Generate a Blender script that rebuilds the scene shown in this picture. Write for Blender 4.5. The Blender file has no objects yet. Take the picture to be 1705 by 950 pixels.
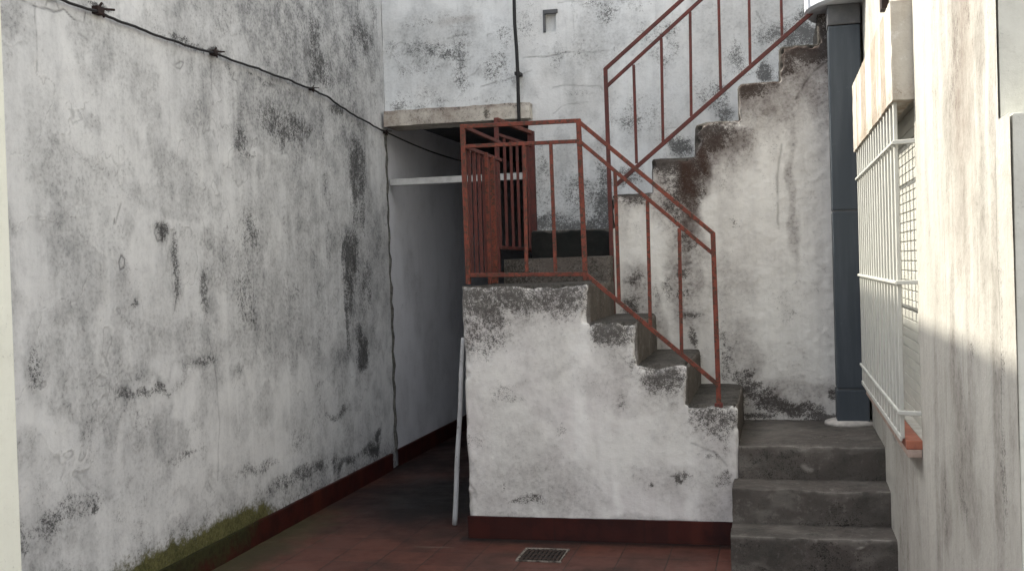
import bpy, bmesh, math, random
import numpy as np
from mathutils import Vector, Matrix
random.seed(7)
SC = bpy.context.scene
COL = SC.collection

# ------------------------------------------------------------------ camera
FPX = 1850.0; CX, CY = 852.5, 475.0
A_ = math.atan(441.5/FPX); P_ = -math.atan(31.7/FPX); RO = 0.03
R0 = np.array([math.cos(A_), math.sin(A_), 0.0])
F_ = np.array([-math.sin(A_)*math.cos(P_), math.cos(A_)*math.cos(P_), math.sin(P_)])
U0 = np.cross(R0, F_)
R_ = math.cos(RO)*R0 - math.sin(RO)*U0
U_ = math.sin(RO)*R0 + math.cos(RO)*U0
CAM = np.array([0.0, 0.0, 1.5])
cd = bpy.data.cameras.new('camera'); cam = bpy.data.objects.new('camera', cd); COL.objects.link(cam)
cd.sensor_width = 36.0; cd.lens = 36.0*FPX/1705.0; cd.clip_end = 2000; cd.clip_start = 0.05
cam.matrix_world = Matrix(((R_[0], U_[0], -F_[0], CAM[0]), (R_[1], U_[1], -F_[1], CAM[1]), (R_[2], U_[2], -F_[2], CAM[2]), (0, 0, 0, 1)))
SC.camera = cam

# ------------------------------------------------------------------ light
SUNV = Vector((-0.90, 0.28, 1.0)).normalized()
w = bpy.data.worlds.new('World'); SC.world = w; w.use_nodes = True
nt = w.node_tree; bg = nt.nodes['Background']
sky = nt.nodes.new('ShaderNodeTexSky'); sky.sky_type = 'NISHITA'; sky.sun_disc = False
sky.sun_elevation = math.asin(SUNV.z); sky.sun_rotation = math.atan2(SUNV.x, SUNV.y)
sky.dust_density = 3.0; sky.air_density = 0.8; sky.ozone_density = 0.6
hs_ = nt.nodes.new('ShaderNodeHueSaturation'); hs_.inputs['Saturation'].default_value = .24; nt.links.new(sky.outputs[0], hs_.inputs['Color'])
nt.links.new(hs_.outputs[0], bg.inputs[0]); bg.inputs[1].default_value = 0.15
sl = bpy.data.lights.new('sun', 'SUN'); sl.energy = 2.0; sl.angle = math.radians(0.6); sl.color = (1.0, 0.93, 0.80)
so = bpy.data.objects.new('sun', sl); COL.objects.link(so)
so.rotation_euler = SUNV.to_track_quat('Z', 'Y').to_euler(); so.location = (0, 0, 20)
SC.view_settings.view_transform = 'Standard'; SC.view_settings.look = 'None'
SC.view_settings.gamma = 1.0; SC.view_settings.use_curve_mapping = False
SC.view_settings.exposure = 2.08

# ------------------------------------------------------------------ helpers
def onp(ax, x, y, v):
    d = F_ + R_*(x-CX)/FPX + U_*(CY-y)/FPX
    return CAM + d*((v-CAM[ax])/d[ax])

def hsh(i, j, k, s):
    n = (i*374761393 + j*668265263 + k*2147483647 + s*974634777) & 0xffffffff
    n = ((n ^ (n >> 13))*1274126177) & 0xffffffff
    return ((n ^ (n >> 16)) & 0xffff)/65535.0

def vn(P, sc, s=0):
    Q = P*np.asarray(sc); I = np.floor(Q).astype(np.int64); T = Q-I; T = T*T*(3-2*T)
    r = 0.0
    for a in (0, 1):
        wa = T[:, 0] if a else 1-T[:, 0]
        for b in (0, 1):
            wb = T[:, 1] if b else 1-T[:, 1]
            for c in (0, 1):
                wc = T[:, 2] if c else 1-T[:, 2]
                r = r + wa*wb*wc*hsh(I[:, 0]+a, I[:, 1]+b, I[:, 2]+c, s)
    return r

def fbm(P, sc, o=4, s=0):
    sc = np.ones(3)*np.asarray(sc, float); r = 0; amp = 1; tot = 0
    for i in range(o):
        r = r + amp*vn(P+i*7.31, sc, s+i); tot += amp; amp *= .55; sc = sc*2.03
    return r/tot

def sst(x, a, b):
    t = np.clip((x-a)/(b-a), 0, 1); return t*t*(3-2*t)

def tag(o, label=None, cat=None, group=None, kind=None):
    if label: o['label'] = label
    if cat: o['category'] = cat
    if group: o['group'] = group
    if kind: o['kind'] = kind
    return o

def thing(name, label, cat, loc=(0, 0, 0), group=None):
    o = bpy.data.objects.new(name, None); COL.objects.link(o); o.location = loc; o.empty_display_size = .1
    return tag(o, label, cat, group)

def link(name, me, mat, parent=None, smooth=False):
    o = bpy.data.objects.new(name, me); COL.objects.link(o)
    me.materials.append(mat)
    if smooth:
        me.polygons.foreach_set('use_smooth', [True]*len(me.polygons))
    if parent is not None:
        o.parent = parent
        o.matrix_parent_inverse = Matrix.Translation(parent.location).inverted()
    return o

class MB:
    """collects boxes, bars, tubes; builds ONE mesh"""
    def __init__(s): s.bm = bmesh.new()
    def box(s, x0, x1, y0, y1, z0, z1, bev=0.0):
        r = bmesh.ops.create_cube(s.bm, size=1.0)
        bmesh.ops.transform(s.bm, verts=r['verts'], matrix=Matrix.Translation(((x0+x1)/2, (y0+y1)/2, (z0+z1)/2)) @ Matrix.Diagonal((x1-x0, y1-y0, z1-z0, 1)))
        if bev > 0:
            es = list({e for v in r['verts'] for e in v.link_edges})
            bmesh.ops.bevel(s.bm, geom=es, offset=bev, segments=2, affect='EDGES', profile=.6)
        return s
    def bar(s, p, q, wx, wy=None, bev=0.0015):
        p = Vector(p); q = Vector(q); d = q-p; L = d.length; wy = wy or wx
        z = d.normalized(); up = Vector((0, 0, 1)) if abs(z.z) < .9 else Vector((0, 1, 0))
        x = up.cross(z).normalized() if abs(z.z) < .9 else Vector((1, 0, 0))
        y = z.cross(x).normalized(); x = y.cross(z).normalized()
        m = Matrix((x, y, z)).transposed().to_4x4(); m.translation = (p+q)/2
        r = bmesh.ops.create_cube(s.bm, size=1.0)
        bmesh.ops.transform(s.bm, verts=r['verts'], matrix=m @ Matrix.Diagonal((wx, wy, L, 1)))
        if bev:
            es = list({e for v in r['verts'] for e in v.link_edges})
            bmesh.ops.bevel(s.bm, geom=es, offset=bev, segments=1, affect='EDGES')
        return s
    def tube(s, pts, r, n=8):
        rings = []
        pts = [Vector(p) for p in pts]
        for i, p in enumerate(pts):
            d = (pts[min(i+1, len(pts)-1)]-pts[max(i-1, 0)]).normalized()
            up = Vector((0, 0, 1)) if abs(d.z) < .9 else Vector((1, 0, 0))
            x = up.cross(d).normalized(); y = d.cross(x)
            rr = r(i) if callable(r) else r
            rings.append([s.bm.verts.new(p+(x*math.cos(2*math.pi*k/n)+y*math.sin(2*math.pi*k/n))*rr) for k in range(n)])
        for a, b in zip(rings, rings[1:]):
            for k in range(n):
                s.bm.faces.new((a[k], a[(k+1) % n], b[(k+1) % n], b[k]))
        s.bm.faces.new(rings[0][::-1]); s.bm.faces.new(rings[-1])
        return s
    def lathe(s, c, prof, n=40, a0=0, a1=2*math.pi):
        rings = []
        for (r, z) in prof:
            rings.append([s.bm.verts.new((c[0]+r*math.cos(2*math.pi*k/n), c[1]+r*math.sin(2*math.pi*k/n), z)) for k in range(n)])
        for a, b in zip(rings, rings[1:]):
            for k in range(n):
                s.bm.faces.new((a[k], a[(k+1) % n], b[(k+1) % n], b[k]))
        s.bm.faces.new(rings[0][::-1]); s.bm.faces.new(rings[-1])
        return s
    def prism(s, pts, y0, y1):
        a = [s.bm.verts.new((x, y0, z)) for x, z in pts]; b = [s.bm.verts.new((x, y1, z)) for x, z in pts]
        n = len(pts); s.bm.faces.new(a); s.bm.faces.new(b[::-1])
        for i in range(n): s.bm.faces.new((a[(i+1) % n], a[i], b[i], b[(i+1) % n]))
        return s
    def build(s, name, mat, parent=None, smooth=False):
        bmesh.ops.recalc_face_normals(s.bm, faces=s.bm.faces)
        me = bpy.data.meshes.new(name); s.bm.to_mesh(me); s.bm.free()
        return link(name, me, mat, parent, smooth)

class PM:
    """plaster mesh: dense panels whose stains are stored as masks on the surface"""
    def __init__(s, res=.008): s.V = []; s.Q = []; s.n = 0; s.res = res; s.nrm = []
    def panel(s, O, U, V, res=None):
        O = np.array(O, float); U = np.array(U, float); V = np.array(V, float); r = res or s.res
        nu = max(1, int(np.linalg.norm(U)/r)); nv = max(1, int(np.linalg.norm(V)/r))
        a, b = np.meshgrid(np.linspace(0, 1, nu+1), np.linspace(0, 1, nv+1))
        P = O + a.reshape(-1, 1)*U + b.reshape(-1, 1)*V
        i = (np.arange(nu)[None, :] + np.arange(nv)[:, None]*(nu+1)).reshape(-1)
        s.Q.append(np.stack([i, i+1, i+nu+2, i+nu+1], 1)+s.n); s.V.append(P); s.n += len(P)
        N = np.cross(U, V); N /= np.linalg.norm(N); s.nrm.append(np.repeat(N[None], len(P), 0))
        return s
    def X(s, x, y0, y1, z0, z1, sg=1, res=None):     # plane of constant x, facing sg
        return s.panel((x, y0, z0), (0, y1-y0, 0), (0, 0, z1-z0), res) if sg > 0 else s.panel((x, y1, z0), (0, y0-y1, 0), (0, 0, z1-z0), res)
    def Y(s, y, x0, x1, z0, z1, sg=-1, res=None):
        return s.panel((x0, y, z0), (x1-x0, 0, 0), (0, 0, z1-z0), res) if sg < 0 else s.panel((x1, y, z0), (x0-x1, 0, 0), (0, 0, z1-z0), res)
    def Z(s, z, x0, x1, y0, y1, sg=1, res=None):
        return s.panel((x0, y0, z), (x1-x0, 0, 0), (0, y1-y0, 0), res) if sg > 0 else s.panel((x0, y1, z), (x1-x0, 0, 0), (0, y0-y1, 0), res)
    def build(s, name, mat, parent, field, bump=.004, bs=3.0, edge=None, worn=False):
        P = np.concatenate(s.V); Q = np.concatenate(s.Q)
        wp = P + (np.stack([fbm(P, 7, 3, 11), fbm(P, 7, 3, 23), fbm(P, 7, 3, 37)], 1)-.5)*.11
        m = field(P, wp)
        D = P.copy()
        for k in range(3): D[:, k] += (fbm(P, bs, 3, 50+k)-.5)*2*bump
        if edge is not None:
            for k in range(3): D[:, k] += (fbm(P, 22, 2, 70+k)-.5)*2*edge
        if worn: wear(P, D)
        me = bpy.data.meshes.new(name)
        me.vertices.add(len(P)); me.vertices.foreach_set('co', D.astype(np.float32).ravel())
        me.loops.add(len(Q)*4); me.loops.foreach_set('vertex_index', Q.astype(np.int32).ravel())
        me.polygons.add(len(Q)); me.polygons.foreach_set('loop_start', np.arange(0, len(Q)*4, 4, dtype=np.int32))
        me.polygons.foreach_set('loop_total', np.full(len(Q), 4, dtype=np.int32))
        me.update(); me.validate()
        for k in ('mould', 'grime', 'crack', 'pale', 'moss', 'rust'):
            v = m.get(k)
            if v is None: continue
            if k == 'grime': v = 1.0-np.exp(-1.15*np.clip(v, 0, 5))
            if k == 'crack': v = v*(.35+.65*sst(fbm(P, 22, 3, 88), .28, .50))
            at = me.attributes.new(k, 'FLOAT', 'POINT')
            at.data.foreach_set('value', np.clip(np.broadcast_to(v, (len(P),)), 0, 2).astype(np.float32))
        return link(name, me, mat, parent, True)

EDGES = []
def wear(P, D):
    if not EDGES: return
    n1 = fbm(P, 9, 3, 101); n2 = fbm(P, 3, 2, 102)
    r_ = .010+.13*np.clip(n1-.50, 0, 1)+.06*np.clip(n2-.55, 0, 1)
    for (a, va, sa, b, vb, sb, c, c0, c1, *ks) in EDGES:
        ks = ks[0] if ks else 1.0
        k = np.nonzero((np.abs(P[:, a]-va) < .07) & (np.abs(P[:, b]-vb) < .07) & (P[:, c] > c0-.004) & (P[:, c] < c1+.004))[0]
        if not len(k): continue
        d = np.hypot(P[k, a]-va, P[k, b]-vb); q = np.clip(1-d/(r_[k]*1.6), 0, 1)**1.6*.55*r_[k]*ks
        D[k, a] += sa*q; D[k, b] += sb*q

def blobs(P, ax, val, L, u0=None):
    """soft stains: (px, py, rx, ry, strength) read off a wall plane, kept in metres on that wall"""
    r = np.zeros(len(P)); ui = 1-ax if ax < 2 else 0
    for (x, y, rx, ry, st) in L:
        c = onp(ax, x, y, val); e = onp(ax, x+rx, y, val); g = onp(ax, x, y+ry, val)
        ru = max(abs(e[ui]-c[ui]), .006); rv = max(abs(g[2]-c[2]), .006)
        du = (P[:, ui]-c[ui])/ru; dv = (P[:, 2]-c[2])/rv; d = du*du+dv*dv
        r = np.maximum(r, st*np.exp(-d*d*.6)) if st < 5 else r
    return r

def lines(P, ax, val, L, wd=.006):
    r = np.zeros(len(P)); ui = 1-ax
    for (st, pts) in L:
        c = [onp(ax, x, y, val) for x, y in pts]
        for a, b in zip(c, c[1:]):
            ax_, ay = a[ui], a[2]; bx, by = b[ui]-ax_, b[2]-ay
            t = np.clip(((P[:, ui]-ax_)*bx+(P[:, 2]-ay)*by)/(bx*bx+by*by+1e-9), 0, 1)
            d = np.hypot(P[:, ui]-ax_-t*bx, P[:, 2]-ay-t*by)
            r = np.maximum(r, st*np.exp(-(d/wd)**2))
    return r

# ------------------------------------------------------------------ materials
def nodes(name):
    m = bpy.data.materials.new(name); m.use_nodes = True; n = m.node_tree
    return m, n, n.nodes['Principled BSDF']
class NG:
    def __init__(s, n): s.n = n; s.tc = n.nodes.new('ShaderNodeTexCoord').outputs['Object']
    def map(s, sc):
        m = s.n.nodes.new('ShaderNodeMapping'); m.inputs['Scale'].default_value = sc; s.n.links.new(s.tc, m.inputs[0]); return m.outputs[0]
    def noise(s, sc, det=6, rough=.6, vec=None, dist=0):
        t = s.n.nodes.new('ShaderNodeTexNoise'); t.inputs['Scale'].default_value = sc; t.inputs['Detail'].default_value = det
        t.inputs['Roughness'].default_value = rough; t.inputs['Distortion'].default_value = dist
        s.n.links.new(vec or s.tc, t.inputs['Vector']); return t.outputs['Fac']
    def attr(s, a):
        t = s.n.nodes.new('ShaderNodeAttribute'); t.attribute_name = a; return t.outputs['Fac']
    def m(s, op, a, b=None, c=None, clamp=False):
        t = s.n.nodes.new('ShaderNodeMath'); t.operation = op; t.use_clamp = clamp
        for i, v in enumerate((a, b, c)):
            if v is None: continue
            if isinstance(v, (int, float)): t.inputs[i].default_value = v
            else: s.n.links.new(v, t.inputs[i])
        return t.outputs[0]
    def rng(s, v, a, b, c=0, d=1):
        t = s.n.nodes.new('ShaderNodeMapRange'); t.interpolation_type = 'SMOOTHSTEP'; s.n.links.new(v, t.inputs[0])
        for i, q in enumerate((a, b, c, d)): t.inputs[i+1].default_value = q
        return t.outputs[0]
    def mix(s, f, a, b, mode='MIX'):
        t = s.n.nodes.new('ShaderNodeMix'); t.data_type = 'RGBA'; t.blend_type = mode
        if isinstance(f, (int, float)): t.inputs[0].default_value = f
        else: s.n.links.new(f, t.inputs[0])
        for i, v in ((6, a), (7, b)):
            if isinstance(v, tuple): t.inputs[i].default_value = (*v, 1)
            else: s.n.links.new(v, t.inputs[i])
        return t.outputs[2]
    def bump(s, h, st, dist, bsdf):
        b = s.n.nodes.new('ShaderNodeBump'); b.inputs['Strength'].default_value = st; b.inputs['Distance'].default_value = dist
        s.n.links.new(h, b.inputs['Height']); s.n.links.new(b.outputs[0], bsdf.inputs['Normal'])

def plaster(name, base, base2, grime=(.23, .23, .235), mould=(.045, .042, .04), pale=(.72, .72, .70), rust=(.16, .10, .07), contrast=1.0, speck=.0, wstr=.5):
    m, n, b = nodes(name); g = NG(n)
    big = g.noise(1.6, 5, .6); med = g.noise(9, 7, .65); fine = g.noise(55, 6, .7); vf = g.noise(170, 4, .7)
    st = g.noise(1.0, 6, .65, g.map((13, 13, 1.1)))
    st2 = g.noise(1.0, 5, .6, g.map((46, 46, 3.2)))
    c = g.mix(g.rng(big, .38, .66), base, base2)
    c = g.mix(g.m('MULTIPLY', g.rng(st, .46, .74), .26*contrast), c, grime)
    c = g.mix(g.m('MULTIPLY', g.rng(st2, .5, .8), .16*contrast), c, grime)
    c = g.mix(g.m('MULTIPLY', g.rng(med, .48, .70), .30*contrast), c, grime)
    m2 = g.noise(23, 6, .7)
    c = g.mix(g.m('MULTIPLY', g.rng(m2, .50, .70), .26*contrast), c, grime)
    c = g.mix(g.m('MULTIPLY', g.rng(m2, .30, .46, 1, 0), .35*contrast), c, pale)
    c = g.mix(g.m('MULTIPLY', g.attr('pale'), .85, clamp=True), c, pale)
    gr = g.m('MULTIPLY', g.attr('grime'), g.m('ADD', g.rng(med, .34, .66, .45, .85), g.rng(fine, .36, .64, .0, .3)), clamp=True)
    c = g.mix(gr, c, grime)
    gr2 = g.m('MULTIPLY', g.m('MULTIPLY', g.attr('grime'), g.rng(fine, .5, .68)), .35, clamp=True)
    c = g.mix(gr2, c, mould)
    mo = g.attr('mould')
    q = g.m('ADD', g.m('MULTIPLY', fine, .60), g.m('MULTIPLY', med, .40))
    q2 = g.m('ADD', g.m('MULTIPLY', q, .55), g.m('MULTIPLY', vf, .45))
    fm = g.m('MULTIPLY', g.m('SUBTRACT', g.m('MULTIPLY_ADD', mo, .62, g.rng(q2, .36, .64)), .88), 2.6, clamp=True)
    c = g.mix(g.m('MULTIPLY', fm, .85), c, mould)
    c = g.mix(g.m('MULTIPLY', g.attr('crack'), .85, clamp=True), c, mould)
    c = g.mix(g.m('MULTIPLY', g.attr('rust'), g.m('MULTIPLY_ADD', med, 1.2, .1), clamp=True), c, rust)
    ms = g.m('MULTIPLY', g.m('SUBTRACT', g.m('ADD', g.attr('moss'), q), .72), 4.0, clamp=True)
    c = g.mix(ms, c, g.mix(g.rng(q, .34, .66), (.050, .053, .018), (.15, .14, .055)))
    if speck:
        c = g.mix(g.m('MULTIPLY', g.rng(vf, .66, .74), speck), c, mould)
    c = g.mix(g.m('MULTIPLY', g.rng(vf, .30, .42, 1, 0), .14), c, pale)
    n.links.new(c, b.inputs['Base Color']); b.inputs['Roughness'].default_value = .9; b.inputs['Specular IOR Level'].default_value = .2
    h = g.m('ADD', g.m('MULTIPLY', med, .9), g.m('MULTIPLY', fine, .4))
    h = g.m('SUBTRACT', h, g.m('MULTIPLY', g.attr('crack'), .5)); h = g.m('ADD', h, g.m('MULTIPLY', g.attr('pale'), .3))
    h = g.m('SUBTRACT', h, g.m('MULTIPLY', fm, .15))
    g.bump(h, wstr, .012, b)
    return m

def simple(name, c1, c2, sc=12, rough=.6, c3=None, t3=(.6, .72), stretch=None, metal=0.0, bump=.2, bd=.003):
    m, n, b = nodes(name); g = NG(n)
    v = g.map(stretch) if stretch else None
    a = g.noise(sc, 7, .65, v)
    c = g.mix(g.rng(a, .38, .64), c1, c2)
    f = g.noise(sc*4.3, 6, .7)
    if c3: c = g.mix(g.rng(f, *t3), c, c3)
    n.links.new(c, b.inputs['Base Color']); b.inputs['Roughness'].default_value = rough; b.inputs['Metallic'].default_value = metal
    b.inputs['Specular IOR Level'].default_value = .35
    g.bump(f, bump, bd, b)
    return m

M_left = plaster('weathered_limewash', (.79, .795, .785), (.71, .715, .71), grime=(.215, .218, .22), mould=(.05, .05, .05), pale=(.82, .825, .81), contrast=.62)
M_fac = plaster('facade_paint', (.78, .80, .80), (.72, .725, .71), grime=(.30, .31, .31), mould=(.07, .07, .068), pale=(.84, .85, .85), contrast=.75)
M_stair = plaster('stair_plaster', (.77, .76, .72), (.70, .67, .655), grime=(.27, .25, .24), mould=(.055, .05, .045), pale=(.84, .83, .80), contrast=.42, speck=.2)
M_flight = plaster('flight_plaster', (.74, .725, .68), (.67, .65, .61), grime=(.22, .195, .185), mould=(.035, .029, .026), pale=(.82, .81, .77), rust=(.05, .030, .023), contrast=.5, speck=.1)
M_inner = plaster('passage_paint', (.80, .81, .84), (.76, .77, .80), contrast=.2, wstr=.2)
M_right = plaster('house_wall_paint', (.445, .435, .395), (.40, .39, .35), grime=(.17, .152, .13), mould=(.08, .075, .07), pale=(.50, .49, .44), contrast=.6, speck=.15)
M_cem = plaster('old_cement', (.085, .074, .066), (.125, .110, .098), grime=(.045, .048, .042), mould=(.018, .016, .014), pale=(.30, .28, .25), contrast=.9, speck=.3)
M_riser = plaster('riser_plaster', (.17, .15, .13), (.12, .10, .088), grime=(.10, .09, .08), mould=(.03, .027, .023), contrast=1.0, speck=.3)
M_lintel = plaster('lintel_concrete', (.60, .56, .49), (.68, .64, .56), grime=(.2, .15, .13), mould=(.05, .05, .045), contrast=1.0)
M_pier = plaster('cream_pier_paint', (.84, .84, .72), (.80, .80, .68), grime=(.5, .49, .40), pale=(.86, .86, .75), contrast=.35, wstr=.3)
M_pier2 = plaster('sage_pier_paint', (.62, .61, .53), (.54, .53, .46), grime=(.30, .29, .25), pale=(.66, .65, .58), contrast=.7, wstr=.3)
M_rail = simple('rusted_red_paint', (.21, .052, .033), (.13, .036, .025), 14, .7, c3=(.065, .038, .026), t3=(.48, .60), bump=.5)
M_rail2 = simple('faded_maroon_paint', (.13, .034, .028), (.085, .028, .025), 14, .7, c3=(.05, .035, .028), t3=(.52, .66), bump=.5)
M_blue = simple('slate_blue_paint', (.044, .055, .067), (.058, .070, .083), 2.2, .6, c3=(.085, .10, .115), t3=(.62, .74), stretch=(9, 9, .8), bump=.15)
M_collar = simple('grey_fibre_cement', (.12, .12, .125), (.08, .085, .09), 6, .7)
M_slab = simple('pale_blue_slab', (.50, .53, .57), (.43, .46, .50), 4, .8)
M_cable = simple('black_cable_rubber', (.012, .012, .013), (.022, .021, .022), 20, .6)
M_white = simple('old_white_paint', (.56, .56, .54), (.43, .43, .41), 10, .7, c3=(.22, .21, .19), t3=(.62, .75))
M_grille = simple('pale_green_grille_paint', (.52, .525, .48), (.46, .465, .43), 9, .5, c3=(.34, .31, .25), t3=(.62, .78))
M_shut = simple('cream_shutter_plastic', (.52, .52, .47), (.46, .46, .42), 5, .55, stretch=(1, 1, 6))
M_redtile = simple('terracotta_sill_tile', (.36, .13, .08), (.26, .09, .06), 12, .6)
M_hood = plaster('hood_concrete', (.40, .365, .30), (.43, .395, .33), grime=(.26, .20, .15), mould=(.12, .10, .08), contrast=1.1)
M_dark = simple('shade_black', (.01, .01, .01), (.015, .014, .013), 5, .9)  # near-black colour standing in for deep shade
M_grate = simple('rusty_iron_grate', (.022, .014, .011), (.04, .024, .018), 30, .7)
M_rusty = simple('rusted_iron', (.014, .009, .008), (.03, .014, .011), 40, .8)

def skirt_mat():
    m, n, b = nodes('oxblood_skirting_tile'); g = NG(n)
    a = g.noise(8, 6, .65); f = g.noise(40, 5, .7); mo = g.attr('moss'); s = g.noise(1.3, 3, .5, g.map((4, 4, .2)))
    c = g.mix(g.rng(a, .4, .65), (.050, .010, .007), (.028, .007, .006))
    c = g.mix(g.rng(s, .55, .7), c, (.070, .016, .010))
    c = g.mix(g.m('MULTIPLY', g.attr('crack'), .7, clamp=True), c, (.015, .008, .008))
    c = g.mix(g.m('MULTIPLY', g.rng(f, .6, .72), .5), c, (.03, .018, .016))
    c = g.mix(g.m('MULTIPLY', g.attr('grime'), .7, clamp=True), c, (.018, .006, .006))
    ms = g.m('MULTIPLY', g.m('SUBTRACT', g.m('ADD', mo, g.m('ADD', g.m('MULTIPLY', a, .5), g.m('MULTIPLY', f, .5))), .75), 4.0, clamp=True)
    c = g.mix(ms, c, g.mix(g.rng(f, .4, .6), (.024, .024, .011), (.040, .040, .016)))
    n.links.new(c, b.inputs['Base Color']); b.inputs['Roughness'].default_value = .6; b.inputs['Specular IOR Level'].default_value = .2
    g.bump(f, .3, .003, b); return m
M_skirt = skirt_mat()

def floor_mat():
    m, n, b = nodes('worn_quarry_tile'); g = NG(n)
    br = n.nodes.new('ShaderNodeTexBrick'); br.offset = 0; br.squash = 1
    mp = n.nodes.new('ShaderNodeMapping'); mp.inputs['Location'].default_value = (.08, .03, 0)
    n.links.new(g.tc, mp.inputs[0]); n.links.new(mp.outputs[0], br.inputs['Vector'])
    br.inputs['Scale'].default_value = 1; br.inputs['Brick Width'].default_value = .245; br.inputs['Row Height'].default_value = .245
    br.inputs['Mortar Size'].default_value = .004; br.inputs['Mortar Smooth'].default_value = .3
    br.inputs['Color1'].default_value = (.115, .041, .028, 1); br.inputs['Color2'].default_value = (.088, .032, .023, 1); br.inputs['Mortar'].default_value = (.042, .024, .018, 1)
    big = g.noise(1.9, 6, .65); med = g.noise(9, 7, .7); f = g.noise(60, 5, .7)
    c = br.outputs['Color']
    c = g.mix(g.m('MULTIPLY', g.rng(big, .42, .66), .75), c, (.026, .017, .014))
    c = g.mix(g.m('MULTIPLY', g.rng(med, .5, .72), .5), c, (.036, .022, .017))
    c = g.mix(g.m('MULTIPLY', g.rng(f, .62, .74), .5), c, (.03, .022, .02))
    c = g.mix(g.m('MULTIPLY', g.attr('mould'), g.m('MULTIPLY_ADD', med, .8, .55), clamp=True), c, (.010, .008, .008))
    c = g.mix(g.m('MULTIPLY', g.attr('pale'), .6, clamp=True), c, (.30, .25, .2))
    ms = g.m('MULTIPLY', g.m('SUBTRACT', g.m('ADD', g.attr('moss'), med), .8), 2.5, clamp=True)
    c = g.mix(g.m('MULTIPLY', ms, .7), c, (.06, .058, .026))
    n.links.new(c, b.inputs['Base Color'])
    n.links.new(g.rng(big, .35, .65, .42, .75), b.inputs['Roughness']); b.inputs['Specular IOR Level'].default_value = .3
    g.bump(g.m('SUBTRACT', g.m('MULTIPLY', med, .5), br.outputs['Fac']), .35, .004, b)
    return m
M_floor = floor_mat()
M_ground = simple('bare_ground', (.10, .085, .07), (.14, .12, .10), 2, .95)

# ------------------------------------------------------------------ key dimensions
XL, XR = -2.86, .515
YF, YB, YW = 5.936, 6.92, 8.0          # stair front, upper flight front, house facade
HW = 5.0                                # boundary wall height
HX = 6.4                                # house height
OPX = -1.75; OPZ = 2.575                # passage opening

# ------------------------------------------------------------------ ground
def fl(P, W):
    r = {}
    d = np.exp(-(((W[:, 0]+2.05)/.75)**2+((W[:, 1]-7.0)/.85)**2)**2*.7)*1.1
    d2 = sst(P[:, 1], 7.2, 8.0)*.8
    r['mould'] = np.maximum(d, np.where(P[:, 0] < -1.6, d2, 0)) + .9*np.exp(-((P[:, 1]-5.90)/.05)**2)*(P[:, 0] > -1.75)  # near-black round patch, darker floor into the passage, dark strip along stair foot
    a = onp(2, 690, 909, 0); b_ = onp(2, 758, 911, 0)
    r['pale'] = np.exp(-((P[:, 1]-a[1])/.006)**2)*((P[:, 0] > a[0]) & (P[:, 0] < b_[0]))*.5
    r['moss'] = .75*np.exp(-((P[:, 0]-XL)/.35)**2)*sst(P[:, 1], 7.2, 6.0)
    return r
pm = PM(.012); pm.Z(0, XL-.02, XR+.05, 4.2, YW, res=.012); pm.Z(0, XL-.02, XR+.05, -.9, 4.2, res=.1); pm.Z(0, XL-.02, XR+.05, YW, 14.5, res=.05)
o = pm.build('tiled_floor', M_floor, None, fl, bump=.0015); tag(o, kind='structure')
o = MB().box(-250, 250, -250, 250, -.5, -.02).build('ground', M_ground); tag(o, kind='structure')

# ------------------------------------------------------------------ left boundary wall
LB = [(30,30,40,60,.35),(70,240,40,80,.35),(62,600,20,55,.95),(90,560,25,30,.4),(140,430,30,110,.35),(20,500,12,60,.4),(240,150,20,45,.45),(255,140,12,24,.6),(300,330,70,22,.5),
 (300,352,40,10,.7),(268,390,9,17,.9),(520,50,110,95,.8),(430,35,60,60,.6),(475,170,60,45,.9),(540,210,30,60,.75),(405,240,14,45,.75),(330,75,50,20,.5),(420,380,22,55,.9),(375,440,14,40,.8),(410,480,28,80,.8),
 (420,560,35,50,.85),(505,400,24,130,.7),(500,560,20,60,.6),(560,330,22,110,.65),(600,260,14,70,.95),(585,430,16,60,1.1),(604,590,13,45,1.0),(590,510,8,60,.9),(617,400,6,90,.7),(340,600,26,16,.85),
 (245,650,60,14,.75),(290,445,10,60,.8),(345,480,9,50,.8),(515,700,35,50,.6),(260,720,40,50,.4),(155,855,8,14,.9),(85,890,70,45,.75),(300,790,50,70,.45),(560,755,50,22,.55),(490,800,40,30,.7),(620,740,16,22,.7),
 (200,630,60,20,.45),(120,520,12,14,.6),(222,505,8,16,.7),(165,690,25,12,.5),(420,700,40,70,.35),(380,800,50,40,.5),(420,620,60,16,.65),(330,210,20,60,.4),(560,110,30,60,.9),(585,60,20,40,.9),(40,740,25,30,.6),(225,850,45,60,.4),
 (350,850,60,22,.75),(560,600,40,14,.6),(200,470,10,50,.3),(110,330,18,60,.3),(165,300,14,120,.3)]
LM = [(165,17,16,7,1.0),(357,88,13,6,1.0),(310,75,30,8,.7),(268,388,7,14,.8),(292,450,5,55,.6),(584,425,12,45,1.0),(604,590,10,30,.9),(600,290,9,60,.75),(578,500,5,80,.8),(64,605,13,34,.6),(418,385,12,40,.5),(345,600,18,9,.7),
 (250,652,45,7,.7),(155,855,7,10,1.0),(500,790,45,12,.65),(575,765,25,8,.7),(620,745,14,9,.7),(630,720,4,12,.9),(600,60,16,20,.6),(470,200,40,20,.6),(222,505,5,10,.8),(402,240,8,20,.6),(420,260,10,8,.7),(540,120,20,30,.6),
 (475,205,30,24,.7),(610,470,8,50,.6),(590,300,7,60,.8),(600,350,6,50,.7),(582,480,6,60,.9),(598,560,6,30,.8),(430,130,20,4,.6),(560,185,14,10,.7),(470,220,14,30,.5),(525,60,10,60,.4),(300,760,30,8,.5),(430,780,40,10,.5),(240,700,14,20,.4),(105,860,60,22,.5),(560,690,20,8,.6),(495,730,10,20,.5),(340,480,6,40,.5),(412,500,16,50,.55),(30,890,14,40,.6)]
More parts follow.
